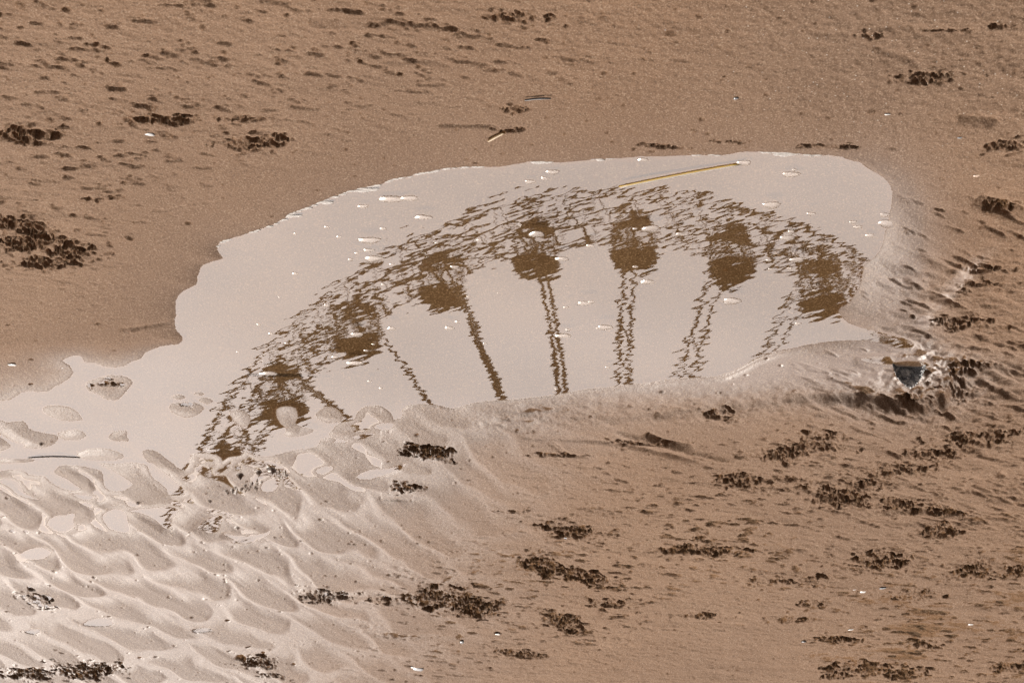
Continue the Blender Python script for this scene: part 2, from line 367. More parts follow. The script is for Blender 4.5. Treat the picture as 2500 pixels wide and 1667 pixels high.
cr5 = np.exp(-((V-1010+.06*(U-1400))/38)**2)*ss(1050, 1300, U)*ss(2330, 2200, U)*core
Z += (.0075*fbm(sx_*30, sy_*60, 4, ox=95)+.004*fbm(X*70, Y*30, 3, ox=96))*cr5*dry
# ---- clods and small pits
def stampf(u, v, hw, hh, dep, ang=0, sharp=.35, rag=.35, shade_amt=0.):
    """one lump (dep>0) or pit (dep<0): half width hw and half depth hh in metres"""
    cx, cy = G(u, v); m = max(hw, hh)*1.9+.006
    a, b = np.searchsorted(gx, [cx-m, cx+m]); c, e = np.searchsorted(gy, [cy-m, cy+m])
    if b <= a or e <= c: return
    xx = X[a:b, c:e]-cx; yy = Y[a:b, c:e]-cy
    if ang: xx, yy = xx*math.cos(ang)+yy*math.sin(ang), -xx*math.sin(ang)+yy*math.cos(ang)
    r = np.sqrt((xx/hw)**2+(yy/hh)**2)
    if rag: r = r*(1+rag*RAG[a:b, c:e])
    k = ss(1.0, sharp, r)
    CH[a:b, c:e] = np.maximum(CH[a:b, c:e], shade_amt*ss(1.35, .8, r))
    Z[a:b, c:e] += dep*k*(1+.5*RAG[a:b, c:e])*WETOK[a:b, c:e]
CH = np.zeros(X.shape, np.float32); RAG = 2*fbm(X*150, Y*75, 2, ox=33); WETOK = ss(.0, .01, sd)
def px2m(u, v, w, h):
    x, y = G(u, v); x1, y1 = G(u+w, v); x2, y2 = G(u, v+h); return abs(x1-x), abs(y2-y)
rnd = random.Random(5)
ENV = fbm(X*26, Y*11, 3, ox=171); CLE = np.zeros(X.shape, np.float32); CLD = CLE.copy()
def cluster(x, y, w, h, amt=1.0, slant=0.0, dep=1.0, conv=fD, pits=.5):
    u, v = conv(x, y); w *= 1.063; h *= 1.063
    n = int(max(9, amt*w*h/24))
    bw, bh = px2m(u, v, w, h)
    # envelope of the broken crust; the cellular field below cuts the holes
    cx, cy = G(u, v); mX, mY = bw*1.7, bh*1.7+bw*abs(slant)*3
    i_, i2 = np.searchsorted(gx, [cx-mX, cx+mX]); j_, j2 = np.searchsorted(gy, [cy-mY, cy+mY])
    if i2 > i_ and j2 > j_:
        xx = (X[i_:i2, j_:j2]-cx)/bw; yy = (Y[i_:i2, j_:j2]-cy)/bh+xx*slant*w/h
        e_ = ss(1.45, .25, np.sqrt(xx*xx+yy*yy)*(1+1.1*ENV[i_:i2, j_:j2]))*min(1.15, .45+.5*amt)
        CLE[i_:i2, j_:j2] = np.maximum(CLE[i_:i2, j_:j2], e_); CLD[i_:i2, j_:j2] = np.maximum(CLD[i_:i2, j_:j2], (e_ > 0)*dep*(.55+.45*min(1, h/20)))
    for k in range(int(n*.35)):
        a, b = rnd.gauss(0, .85), rnd.gauss(0, .85)
        uu = u+a*w; vv = v+b*h+a*w*slant; sw = rnd.uniform(.0025, .007); sh = sw*rnd.uniform(1.3, 3)
        stampf(uu, vv, sw, sh, -rnd.uniform(.003, .006) if rnd.random() < .7 else rnd.uniform(.002, .005), rnd.uniform(-.9, .9), .4, .5, .5)
CL = [(85,1378,45,20,.5),(60,1545,60,16,1),(200,1540,65,20,1.2),(590,1517,50,14,1.1),(620,1548,30,6,.8),(745,1365,65,14,1),(1000,1365,70,26,1.2,.0),(1090,1392,70,28,1.2,.15),(870,1375,25,8,.5),
 (985,1036,48,14,1.3,.1,1.6),(945,1118,35,11,.9),(1240,1295,55,20,1.3,.1),(1340,1322,60,16,1.2,.2),(1310,1215,70,18,1,.15),(1400,1385,40,9,1),(1303,1432,50,20,.8,.2),(1195,1500,50,10,.9,.1),
 (1620,1410,40,11,1.2),(1650,1262,55,16,1.1),(1560,1260,70,12,.4),(1605,1230,16,9,1.2),(1820,1422,50,6,.7),(1920,1465,50,10,.9,.1),(1860,1385,40,9,.7),(2010,1285,80,22,.9),(2160,1215,55,16,1,.1),(2240,1310,60,18,1),
 (2330,1310,28,14,1.2),(2095,1365,55,14,.6),(2130,1480,50,10,.4),(1980,1535,90,16,.7),(2080,1545,60,16,.8),(2310,1530,40,14,.7),
 (1700,1100,60,22,1.2,.1),(1790,1035,50,20,1.2),(1800,1095,35,8,.8),(1930,1130,60,26,1.5),(1985,1100,50,14,1),(2060,1150,90,20,.9,.1),(2170,1172,60,8,1,.1),(2240,985,90,20,.8),(2140,1020,70,16,.7),(1900,980,60,14,.6),(1880,1010,70,14,.6),(2050,1060,90,18,.5),
 (1480,1008,80,10,.8),(1660,945,45,12,.8),(2110,912,60,9,.9),(2200,880,34,18,.8),(2235,835,50,14,.5),
 (60,285,65,16,1.2),(370,255,75,12,1),(555,255,60,7,.8),(580,312,75,14,1.2),(35,490,70,18,1.2),(60,530,90,20,1),(170,555,60,22,1.4),(110,585,80,14,.8),
 (1180,20,60,14,.8),(1190,232,35,7,.9),(1170,282,35,7,.7),(1500,325,55,6,.7),(1680,312,40,4,.7),(1900,325,100,6,.4),(2140,155,60,16,1.3),(2000,58,22,7,1),(2160,50,70,4,.6),(2300,38,25,6,1),(2310,313,45,14,1.2),(2290,465,60,14,.8),
 (2250,640,50,12,.7),(1830,1330,90,14,.12),(240,435,40,4,.5),(250,880,40,8,.5),(430,925,30,6,.4),(2240,600,50,12,.6),(2200,730,60,16,.6),(1290,1040,60,6,.4),(1170,1172,40,5,.7)]
for c in CL: cluster(*c)
ex_, ey_ = X[S], Y[S]
for (lx, ly, seed, dd_) in ((.024, .046, 21, .0112), (.0085, .019, 23, .0034)):
    q1_ = ex_/lx+1.3*fbm(ex_*60, ey_*28, 3, ox=181); q2_ = ey_/ly+.35*ex_/lx+1.3*fbm(ex_*60, ey_*28, 3, ox=191)
    w1, w2, wi = worley(q1_+300, q2_+300, seed)
    act = ss(-.06, .06, CLE[S]-wi*.98-.02); hole = act*ss(.05, .30, w2-w1)
    WETS = WETOK[S]; Zs = Z[S]; Zs -= hole*dd_*CLD[S]*(.55+.8*((wi*7.3) % 1))*WETS; Z[S] = Zs
    CH[S] = np.maximum(CH[S], hole*.9*WETS)
Z[S] += .0022*CLE[S]*WETS
# scattered crumbs: many single small clods and holes
def scatter(n, fn, s0=.0018, s1=.0055, dd=.7):
    k = 0
    while k < n:
        u, v = rnd.uniform(-60, 2560), rnd.uniform(-60, 1730)
        if rnd.random() > fn(u, v): continue
        k += 1; a = s0*(s1/s0)**(rnd.random()**2.2)
        stampf(u, v, a+.0012, (a+.0012)*rnd.uniform(1.1, 2.6), (1 if rnd.random() < .3 else -1.2)*a*rnd.uniform(.7, 1.1)*dd, 0, .5, .4, .75)
def dens(u, v):
    lower = 1/(1+math.exp(-(v-1080-.10*(1250-u))/40)); mid = math.exp(-((u-1950)/420)**2-((v-1130)/150)**2)*1.2
    return min(1, lower*.45+mid+.06+(.25 if v > 1380 else 0))
scatter(1500, dens)
scatter(260, lambda u, v: 1 if (500 < u < 1250 and 1050 < v < 1480) else .1, .0014, .004)
scatter(160, lambda u, v: 1 if (v < 420) else 0, .002, .007)
# line of crumbs beside the lagoon
for k in range(46):
    t = k/46; stampf(*fL(1590+t*420+rnd.gauss(0, 12), 1010-t*150+rnd.gauss(0, 14)), .003, .005, .004+rnd.random()*.003, 0, .4, .4)
for u, v, s in [(1670,880,.009),(1800,860,.008),(1880,840,.010),(1900,850,.009),(960,1062,.006),(1460,1050,.006),(1650,1247,.006),(285,655,.006)]:
    stampf(*fL(u, v), s, s*1.6, s*.9, 0, .3, .4)
# scour hollow around the shell
SHX, SHY = G(2215, 905)
stampf(2220, 905, .05, .06, -.008, 0, .2, .15)

# mesh
Z = np.where(core, Z, np.clip(Z, .001, .05))
far = np.maximum(np.abs(X)-1.5, 0)+np.maximum(np.abs(Y-.7)-2.9, 0)
Z = np.where(far > 0, .014+(Z-.014)*np.exp(-far/.5)+.02*fbm(X*.2, Y*.2, 3)*ss(0, 5, far), Z)
co = np.empty((NX*NY, 3), np.float32); co[:, 0] = X.ravel(); co[:, 1] = Y.ravel(); co[:, 2] = Z.ravel()
a = np.arange(NX*NY, dtype=np.int32).reshape(NX, NY)
quads = np.stack([a[:-1, :-1], a[1:, :-1], a[1:, 1:], a[:-1, 1:]], -1).reshape(-1, 4)
me = bpy.data.meshes.new('sand')
me.vertices.add(len(co)); me.vertices.foreach_set('co', co.ravel())
me.loops.add(quads.size); me.loops.foreach_set('vertex_index', quads.ravel())
me.polygons.add(len(quads)); me.polygons.foreach_set('loop_start', np.arange(0, quads.size, 4, dtype=np.int32))
me.polygons.foreach_set('use_smooth', np.ones(len(quads), bool))
me.update(calc_edges=True)
wet = np.clip(np.exp(-np.maximum(sd+.03*fbm(X*6, Y*2.5, 3, ox=19), 0)/.09)*.9 + .95*lobeA*ss(.0, 1, 1.15-.5*(crease.mean())) , 0, 1)
# the wet tongue right of the puddle and the mound below it
tong = np.exp(-((U-2160)/120)**2-((V-640)/230)**2) + np.exp(-((U-1900)/420)**2-((V-905)/65)**2)
wet = np.clip(wet+tong*.85*core, 0, 1)
# low places are wetter than ridges
wet = np.clip(wet + .3*ss(.006, .001, Z)*lobeA, 0, 1)
LOBG = np.full(X.shape, .5, np.float32); LOBG[S] = lob
sheen = np.clip(lobeA*.8*(1.2-.55*LOBG) + (np.exp(-((U-2160)/130)**2-((V-640)/230)**2) + np.exp(-((U-1900)/420)**2-((V-900)/60)**2))*.7*core + np.exp(-np.maximum(sd, 0)/.08)*lowsh*.7 + core*1.1*(np.exp(-((U-2345+.9*(V-670))/22)**2-((V-670)/55)**2)+np.exp(-((U-2262)/24)**2-((V-775)/16)**2)+.8*np.exp(-((U-2200)/90)**2-((V-845)/28)**2)), 0, 1)
sheen = sheen*ss(-.004, .002, sd)
at3 = me.attributes.new('sheen', 'FLOAT', 'POINT'); at3.data.foreach_set('value', sheen.ravel().astype(np.float32))
at = me.attributes.new('wet', 'FLOAT', 'POINT'); at.data.foreach_set('value', wet.ravel().astype(np.float32))
co_ = (cr*.9+.0).ravel().astype(np.float32)
at4 = me.attributes.new('churn_shade', 'FLOAT', 'POINT'); at4.data.foreach_set('value', CH.ravel().astype(np.float32))
at2 = me.attributes.new('coarse', 'FLOAT', 'POINT'); at2.data.foreach_set('value', co_)
sand = bpy.data.objects.new('beach_sand', me); C.objects.link(sand); tag(sand, kind='structure')

# ---------------------------------------------------------------- sand material
m = bpy.data.materials.new('wet_sand'); m.use_nodes = True; n = m.node_tree; N = n.nodes; Lk = n.links; b = N['Principled BSDF']
def nd(t, **k):
    o = N.new('ShaderNode'+t)
    for a, v in k.items(): o.inputs[a.replace('_', ' ')].default_value = v
    return o
tc = nd('TexCoord'); aw = N.new('ShaderNodeAttribute'); aw.attribute_name = 'wet'; ah = N.new('ShaderNodeAttribute'); ah.attribute_name = 'sheen'; ac = N.new('ShaderNodeAttribute'); ac.attribute_name = 'coarse'
g1 = nd('TexNoise', Scale=3.0, Detail=5.0); g2 = nd('TexNoise', Scale=330.0, Detail=3.0, Roughness=.7); g3 = nd('TexNoise', Scale=40.0, Detail=5.0)
mp1 = N.new('ShaderNodeMapping'); mp1.inputs['Scale'].default_value = (1, .5, 1)
Lk.new(tc.outputs['Object'], mp1.inputs[0])
for g in (g1, g2, g3): Lk.new(mp1.outputs[0], g.inputs['Vector'])
def mixc(f, c1, c2, bt='MIX'):
    x = N.new('ShaderNodeMix'); x.data_type = 'RGBA'; x.blend_type = bt
    for s_, v in ((0, f), (6, c1), (7, c2)):
        if isinstance(v, (tuple, float, int)): x.inputs[s_].default_value = v if not isinstance(v, tuple) else (*v, 1)
        else: Lk.new(v, x.inputs[s_])
    return x.outputs[2]
def rng(v, a, b_, c=0., d=1.):
    x = N.new('ShaderNodeMapRange'); Lk.new(v, x.inputs[0])
    for k, q in zip((1, 2, 3, 4), (a, b_, c, d)): x.inputs[k].default_value = q
    return x.outputs[0]
dryc = mixc(rng(g1.outputs['Fac'], .35, .65), (.240, .137, .073), (.295, .179, .104))
dryc = mixc(rng(g3.outputs['Fac'], .3, .7, 0, .35), dryc, (.195, .112, .062))
wetc = mixc(rng(g1.outputs['Fac'], .35, .65), (.155, .094, .060), (.20, .127, .084))
base = mixc(aw.outputs['Fac'], dryc, wetc)
base = mixc(rng(aw.outputs['Fac'], .72, .9, 0, .45), base, (.12, .072, .045))
g4 = nd('TexNoise', Scale=1.1, Detail=4.0); mp2 = N.new('ShaderNodeMapping'); mp2.inputs['Scale'].default_value = (1, .35, 1); Lk.new(tc.outputs['Object'], mp2.inputs[0]); Lk.new(mp2.outputs[0], g4.inputs['Vector'])
base = mixc(rng(g4.outputs['Fac'], .42, .66, 0, .55), base, (.185, .108, .062))
gz = N.new('ShaderNodeNewGeometry'); sz = N.new('ShaderNodeSeparateXYZ'); Lk.new(gz.outputs['Position'], sz.inputs[0])
base = mixc(rng(sz.outputs['Z'], -.0003, -.0035), base, mixc(rng(g1.outputs['Fac'], .35, .65), (.112, .070, .040), (.17, .112, .070)))   # pale silt on the puddle bed
ax = N.new('ShaderNodeAttribute'); ax.attribute_name = 'churn_shade'
base = mixc(rng(ax.outputs['Fac'], 0, 1, 0, .45), base, (.165, .074, .022))     # brown shadow tone painted into holes and crumbs of the broken sand
base = mixc(rng(ac.outputs['Fac'], 0, 1, 0, .45), base, (.15, .095, .06))
base = mixc(rng(g2.outputs['Fac'], .54, .66, 0, .8), base, (.40, .29, .20))       # pale grains
base = mixc(rng(g2.outputs['Fac'], .45, .34, 0, .8), base, (.10, .06, .037))      # dark grains
# bits of shell grit in the coarse strip
vo = nd('TexVoronoi', Scale=150.0); Lk.new(mp1.outputs[0], vo.inputs['Vector'])
gr = N.new('ShaderNodeMath'); gr.operation = 'MULTIPLY'; Lk.new(rng(vo.outputs['Distance'], .22, .14), gr.inputs[0])
vs_ = N.new('ShaderNodeSeparateColor'); Lk.new(vo.outputs['Color'], vs_.inputs[0])
gr2 = N.new('ShaderNodeMath'); gr2.operation = 'MULTIPLY'; Lk.new(gr.outputs[0], gr2.inputs[0])
Lk.new(rng(vs_.outputs[0], .90, .93), gr.inputs[1]); Lk.new(rng(ac.outputs['Fac'], 0, 1, .12, 1), gr2.inputs[1])
base = mixc(gr2.outputs[0], base, (.62, .55, .47))
Lk.new(base, b.inputs['Base Color'])
Lk.new(rng(ah.outputs['Fac'], 0, 1, .75, .40), b.inputs['Roughness'])
sm = N.new('ShaderNodeMath'); sm.operation = 'MULTIPLY'; Lk.new(rng(ah.outputs['Fac'], 0, 1, .05, .16), sm.inputs[0]); Lk.new(rng(sz.outputs['Z'], -.0004, .0004), sm.inputs[1]); Lk.new(sm.outputs[0], b.inputs['Specular IOR Level'])
b.inputs['Specular Tint'].default_value = (1, .96, .93, 1)
bp1 = nd('Bump', Distance=.0016); Lk.new(g2.outputs['Fac'], bp1.inputs['Height']); Lk.new(rng(ah.outputs['Fac'], 0, 1, 1.0, .4), bp1.inputs['Strength'])
gm = nd('TexNoise', Scale=130.0, Detail=4.0); Lk.new(mp1.outputs[0], gm.inputs['Vector'])
bp2 = nd('Bump', Distance=.0028); Lk.new(gm.outputs['Fac'], bp2.inputs['Height']); bs = N.new('ShaderNodeMath'); bs.operation = 'MULTIPLY'; Lk.new(rng(ah.outputs['Fac'], 0, 1, .9, .10), bs.inputs[0]); Lk.new(rng(g4.outputs['Fac'], .38, .62, 1.25, .35), bs.inputs[1]); Lk.new(bs.outputs[0], bp2.inputs['Strength'])
Lk.new(bp2.outputs[0], bp1.inputs['Normal']); Lk.new(bp1.outputs[0], b.inputs['Normal'])
sand.data.materials.append(m)

# ---------------------------------------------------------------- water
wm = bpy.data.materials.new('puddle_water'); wm.use_nodes = True; n = wm.node_tree; N = n.nodes; Lk = n.links; N.clear()
tc = nd('TexCoord')
def slope(scale_xy, sc_, det, amp, rot=0., dist=0.):
    mpn = N.new('ShaderNodeMapping'); mpn.inputs['Scale'].default_value = (*scale_xy, 1); mpn.inputs['Rotation'].default_value = (0, 0, rot)
    mpn.vector_type = 'TEXTURE'
    Lk.new(tc.outputs['Object'], mpn.inputs[0]); t = nd('TexNoise', Scale=sc_, Detail=det); t.inputs['Distortion'].default_value = dist
    Lk.new(mpn.outputs[0], t.inputs['Vector'])
    s1 = N.new('ShaderNodeVectorMath'); s1.operation = 'SUBTRACT'; Lk.new(t.outputs['Color'], s1.inputs[0]); s1.inputs[1].default_value = (.5, .5, .5)
    s2 = N.new('ShaderNodeVectorMath'); s2.operation = 'MULTIPLY'; Lk.new(s1.outputs[0], s2.inputs[0]); s2.inputs[1].default_value = (*amp, 0)
    return s2.outputs[0]
def vadd(a, b_):
    x = N.new('ShaderNodeVectorMath'); x.operation = 'ADD'; Lk.new(a, x.inputs[0])
    if isinstance(b_, tuple): x.inputs[1].default_value = b_
    else: Lk.new(b_, x.inputs[1])
    return x.outputs[0]
def wave(scale_x, sc_, det, k, rot, dist):
    mpn = N.new('ShaderNodeMapping'); mpn.vector_type = 'TEXTURE'; mpn.inputs['Scale'].default_value = (scale_x, 1, 1); mpn.inputs['Rotation'].default_value = (0, 0, rot)
    Lk.new(tc.outputs['Object'], mpn.inputs[0]); t = nd('TexNoise', Scale=sc_, Detail=det, Distortion=dist); Lk.new(mpn.outputs[0], t.inputs['Vector'])
    q1 = N.new('ShaderNodeMath'); q1.operation = 'SUBTRACT'; Lk.new(t.outputs['Fac'], q1.inputs[0]); q1.inputs[1].default_value = .5
    q2 = N.new('ShaderNodeVectorMath'); q2.operation = 'SCALE'; q2.inputs[0].default_value = (-math.sin(rot)*k, math.cos(rot)*k, 0); Lk.new(q1.outputs[0], q2.inputs['Scale'])
    return q2.outputs[0]
A = vadd(vadd(wave(3.6, 52, 1.5, .0082, rad(50), .35), wave(3.0, 110, 1.0, .0036, rad(58), .2)), slope((2.4, 1.0), 75, 1.0, (.0060, .0010), rad(48), .3))
B = slope((1.0, 1.8), 5, 1, (.0030, .0013))
# patches where the surface is calm
cm = nd('TexNoise', Scale=3.5, Detail=2.0); Lk.new(tc.outputs['Object'], cm.inputs['Vector'])
cr_ = rng(cm.outputs['Fac'], .38, .62, .55, 1.15)
sA = N.new('ShaderNodeVectorMath'); sA.operation = 'SCALE'; Lk.new(A, sA.inputs[0]); Lk.new(cr_, sA.inputs['Scale'])
nv = vadd(vadd(sA.outputs[0], B), (0, 0, 1)); nn = N.new('ShaderNodeVectorMath'); nn.operation = 'NORMALIZE'; Lk.new(nv, nn.inputs[0])
fr = N.new('ShaderNodeFresnel'); Lk.new(nn.outputs[0], fr.inputs['Normal'])
bk = N.new('ShaderNodeNewGeometry'); ior = N.new('ShaderNodeMapRange'); Lk.new(bk.outputs['Backfacing'], ior.inputs[0])   # light coming up or down passes the thin sheet the same way
ior.inputs[3].default_value = 1.34; ior.inputs[4].default_value = 1/1.34; Lk.new(ior.outputs[0], fr.inputs['IOR'])
gl = N.new('ShaderNodeBsdfGlossy'); gl.inputs['Roughness'].default_value = .0; Lk.new(nn.outputs[0], gl.inputs['Normal'])
tr = N.new('ShaderNodeBsdfTransparent'); tr.inputs['Color'].default_value = (.93, .87, .75, 1)
mxs = N.new('ShaderNodeMixShader'); ou = N.new('ShaderNodeOutputMaterial')
Lk.new(fr.outputs[0], mxs.inputs[0]); Lk.new(tr.outputs[0], mxs.inputs[1]); Lk.new(gl.outputs[0], mxs.inputs[2]); Lk.new(mxs.outputs[0], ou.inputs[0])
x0, y0 = G(2330, 350); x1, _ = G(-250, 1300); _, y1 = G(1000, 1560)
yb = [-1.6, 0, 3.2]
ci = np.arange(int(np.searchsorted(gx, -1.40)), int(np.searchsorted(gx, 1.40)), 8); cj = np.arange(int(np.searchsorted(gy, -1.6)), int(np.searchsorted(gy, 3.2)), 5)
wv = []; wf = []; wid = {}
def wvert(i, j):
    if (i, j) not in wid: wid[(i, j)] = len(wv); wv.append((float(gx[i]), float(gy[j]), 0.0))
    return wid[(i, j)]
for a_i in range(len(ci)-1):
    for b_j in range(len(cj)-1):
        i_, i2, j_, j2 = int(ci[a_i]), int(ci[a_i+1]), int(cj[b_j]), int(cj[b_j+1])
        if (sd[i_:i2+1, j_:j2+1].min() < .006 or LOWP[i_:i2+1, j_:j2+1].any()) and Z[i_:i2+1, j_:j2+1].min() < .0005:
            wf.append((wvert(i_, j_), wvert(i2, j_), wvert(i2, j2), wvert(i_, j2)))
link('puddle_water', wv, wf, wm)['kind'] = 'structure'

# ---------------------------------------------------------------- the big wheel, seen only in the water
paint = mat('white_wheel_paint', (.42, .42, .42), .5, noise=((.34, .34, .34), .8)); dark = mat('dark_steel', (.08, .08, .085), .5, noise=((.05, .05, .05), 2))
tubm = mat('gondola_shell', (.10, .09, .08), .35, noise=((.13, .12, .11), 1.5))
gm_ = bpy.data.materials.new('gondola_glass'); gm_.use_nodes = True; n = gm_.node_tree; N = n.nodes; Lk = n.links; N.clear()
fr = nd('LayerWeight', Blend=.06); gl = nd('BsdfGlossy', Roughness=.03); tr = N.new('ShaderNodeBsdfTransparent'); tr.inputs['Color'].default_value = (.93, .93, .93, 1)
mxs = N.new('ShaderNodeMixShader'); ou = N.new('ShaderNodeOutputMaterial')
Lk.new(fr.outputs['Fresnel'], mxs.inputs[0]); Lk.new(tr.outputs[0], mxs.inputs[1]); Lk.new(gl.outputs[0], mxs.inputs[2]); Lk.new(mxs.outputs[0], ou.inputs[0])
WD = 216.0
d = ray(1475, 1578); d = Vector((d.x, d.y, -d.z)); c0 = Vector((CAM.x, CAM.y, -CAM.z)); tW = WD/math.hypot(d.x, d.y)
WC = c0+d*tW; SC = PX*tW                       # metres per picture pixel at the wheel
RO, RI, RP = 1140*SC, 1058*SC, 1106*SC; HW = 1.25
wheel = empty('ferris_wheel', (WC.x, WC.y, WC.z), rad(10))
BASEZ = 24.0; wheel.location = (WC.x, WC.y, BASEZ); HC = WC.z-BASEZ
tag(wheel, 'big white ferris wheel with glazed gondolas, mirrored in the puddle', 'ferris wheel')
NG = 28
def P(r, a, y): return (r*math.sin(a), y, HC+r*math.cos(a))
mb = MB()
NS = NG*3
for y in (-HW, HW):
    for k in range(NS):
        a0, a1 = 2*math.pi*k/NS, 2*math.pi*(k+1)/NS
        mb.tube(P(RO, a0, y), P(RO, a1, y), .105); mb.tube(P(RI, a0, y), P(RI, a1, y), .095)
        am = (a0+a1)/2
        mb.tube(P(RO, a0, y), P(RI, am, y), .026, 5); mb.tube(P(RI, am, y), P(RO, a1, y), .026, 5)
        mb.tube(P((RO+RI)/2, a0, y), P((RO+RI)/2, a1, y), .06)
for k in range(NS):
    a0 = 2*math.pi*(k+.5)/NS
    mb.tube(P(RI, a0, -HW), P(RI, a0, HW), .08, 5)
mb.build('rim', paint, wheel)
OFF = -1.2
gmesh = {}
def cpart(name, key, maker, m_, parent, smooth=True):
    if key not in gmesh:
        q = MB(); maker(q); o = q.build(name, m_, parent, smooth); gmesh[key] = o.data
    else:
        o = bpy.data.objects.new(name, gmesh[key]); C.objects.link(o); o.parent = parent
    return o
def g_tub(q): q.rings([(.35, -2.98), (.72, -2.86), (.98, -2.62), (1.06, -2.3), (1.08, -2.02), (1.0, -2.0)], 20)
def g_roof(q): q.rings([(.86, -.55), (.88, -.48), (.76, -.28), (.42, -.1), (.14, 0)], 20)
def g_glass(q): q.rings([(1.0, -2.02), (1.0, -1.2), (.84, -.54)], 20, cap=False)
def g_frame(q):
    for sx in (-1, 1):
        for sy in (-1, 1): q.tube((sx*.80, sy*.80, -2.02), (sx*.68, sy*.68, -.55), .03, 5)
        q.tube((sx*.05, -.9, -2.02), (sx*.05, -.88, -.55), .03, 5)
    q.tube((0, -HW, 0), (0, HW, 0), .09, 6); q.box((0, 0, -.05), (.14, .5, .09))
    q.tube((0, 0, -2.3), (0, 0, -.3), .05, 6)
for k in range(NG):
    a0 = 2*math.pi*k/NG - rad(4.2)
    q = MB()
    for y, hy in ((-HW, -1.9), (HW, 1.9)):
        q.tube(P(RI, a0, y), P(1.1, a0+.12, hy), .065, 5, .065); q.tube(P(RI, a0, y), P(1.1, a0-.12, hy), .06, 5, .06)
    for f in (.45, .75):
        q.tube(P(RI*f, a0, -HW-.4*(1-f)), P(RI*f, a0, HW+.4*(1-f)), .05, 5)
    q.build('spoke', paint, wheel)
    gp = P(RP, a0, 0); g = empty('gondola', gp); g.parent = wheel; g.scale = (1.02, 1.02, .93)
    g['label'] = 'glazed passenger gondola with rounded dark tub'
    cpart('tub', 't', g_tub, tubm, g); cpart('cabin_roof', 'r', g_roof, tubm, g); cpart('window_glass', 'g', g_glass, gm_, g); cpart('cabin_frame', 'f', g_frame, dark, g, False)
q = MB(); q.tube((0, -2.4, HC), (0, 2.4, HC), 1.1, 24); q.build('hub', paint, wheel)
for y in (-1, 1):
    for x in (-1, 1):
        q = MB(); q.tube((x*.6, y*2.5, HC), (x*10.5, y*4.6, .1), .42, 10, .5)
        q.tube((x*5.5, y*3.5, HC*.5), (0, y*3.5, HC*.5), .15, 6); q.build('support_leg', paint, wheel)
q = MB(); q.box((0, 0, -1.0), (13, 6, 1.1)); q.build('base_platform', dark, wheel)
# the raised promenade behind the beach on which the wheel stands
q = MB(); hx, hy = WC.x, WC.y
pv = []; prof = [(-70, .0), (-52, 7), (-40, 15), (-30, 21.5), (-22, 22.9), (120, 22.9), (200, 20), (320, 0)]
nxx = 60
for i in range(nxx+1):
    x = -900+1800*i/nxx
    for k, (yy, zz) in enumerate(prof):
        w_ = 1+.0*x; jit = 3.5*math.sin(x*.021+k)+2*math.sin(x*.057+k*2); pv.append((x+hx, hy+yy+(jit if k < 4 else 0), zz*w_-.3))
pf = []
for i in range(nxx):
    for k in range(len(prof)-1):
        a = i*len(prof)+k; pf.append((a, a+len(prof), a+len(prof)+1, a+1))
cliff = mat('grassy_bank', (.09, .10, .045), .9, noise=((.17, .14, .08), .05)); o = link('promenade_bank', pv, pf, cliff); o['kind'] = 'structure'

# ---------------------------------------------------------------- shell in its hollow
def zat(u, v):
    x, y = G(u, v); i = int(np.searchsorted(gx, x)); j = int(np.searchsorted(gy, y)); return float(Z[i, j])
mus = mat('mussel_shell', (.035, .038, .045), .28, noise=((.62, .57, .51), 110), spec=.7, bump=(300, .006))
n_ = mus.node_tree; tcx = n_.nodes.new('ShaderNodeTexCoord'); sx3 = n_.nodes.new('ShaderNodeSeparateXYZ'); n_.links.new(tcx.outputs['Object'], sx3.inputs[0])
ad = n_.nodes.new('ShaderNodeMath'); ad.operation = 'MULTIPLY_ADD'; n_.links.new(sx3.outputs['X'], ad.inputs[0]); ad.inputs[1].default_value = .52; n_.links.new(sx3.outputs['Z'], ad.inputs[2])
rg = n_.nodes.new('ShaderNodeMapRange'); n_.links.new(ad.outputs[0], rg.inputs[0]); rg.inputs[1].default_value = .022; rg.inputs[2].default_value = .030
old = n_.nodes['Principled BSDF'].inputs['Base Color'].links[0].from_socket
mm3 = n_.nodes.new('ShaderNodeMix'); mm3.data_type = 'RGBA'; mm3.inputs[6].default_value = (.004, .004, .005, 1); n_.links.new(old, mm3.inputs[7]); n_.links.new(rg.outputs[0], mm3.inputs[0]); n_.links.new(mm3.outputs[2], n_.nodes['Principled BSDF'].inputs['Base Color'])  # interior shadow painted near-black into the shell colour towards its base
v = []; f = []; NU, NV = 26, 14
def topz(s):
    P_ = [(0, .04), (.10, .30), (.25, .58), (.45, .80), (.62, .95), (.74, 1.0), (.86, .86), (.95, .60), (1, .34)]
    for (a, b_), (c, e) in zip(P_, P_[1:]):
        if s <= c: return b_+(e-b_)*(s-a)/(c-a)
    return .34
rs = random.Random(4)
for off in (0, .0026):
    for i in range(NU+1):
        for j in range(NV+1):
            s_ = i/NU; t_ = j/NV; zt = .047*topz(s_); z = -.012+(zt+.012)*t_
            k_ = (1-(2*s_-1)**2); zt = zt*1.5; z = -.012+(zt+.012)*t_; y = .020*k_*(1-.55*t_)*(1-t_**3)+off*(.3+k_) + .0006*math.sin(z*900+s_*4)
            v.append(Vector((.034-.068*s_, y, z+.0008*math.sin(s_*37)*t_)))
K = (NU+1)*(NV+1)
for i in range(NU):
    for j in range(NV):
        a = i*(NV+1)+j; f.append((a, a+NV+1, a+NV+2, a+1)); f.append((K+a, K+a+1, K+a+NV+2, K+a+NV+1))
    a = i*(NV+1)+NV; f.append((a, a+NV+1, K+a+NV+1, K+a))
for j in range(NV):
    for i in (0, NU):
        a = i*(NV+1)+j; f.append((a, a+1, K+a+1, K+a) if i == 0 else (a, K+a, K+a+1, a+1))
sh = link('shell', v, f, mus)
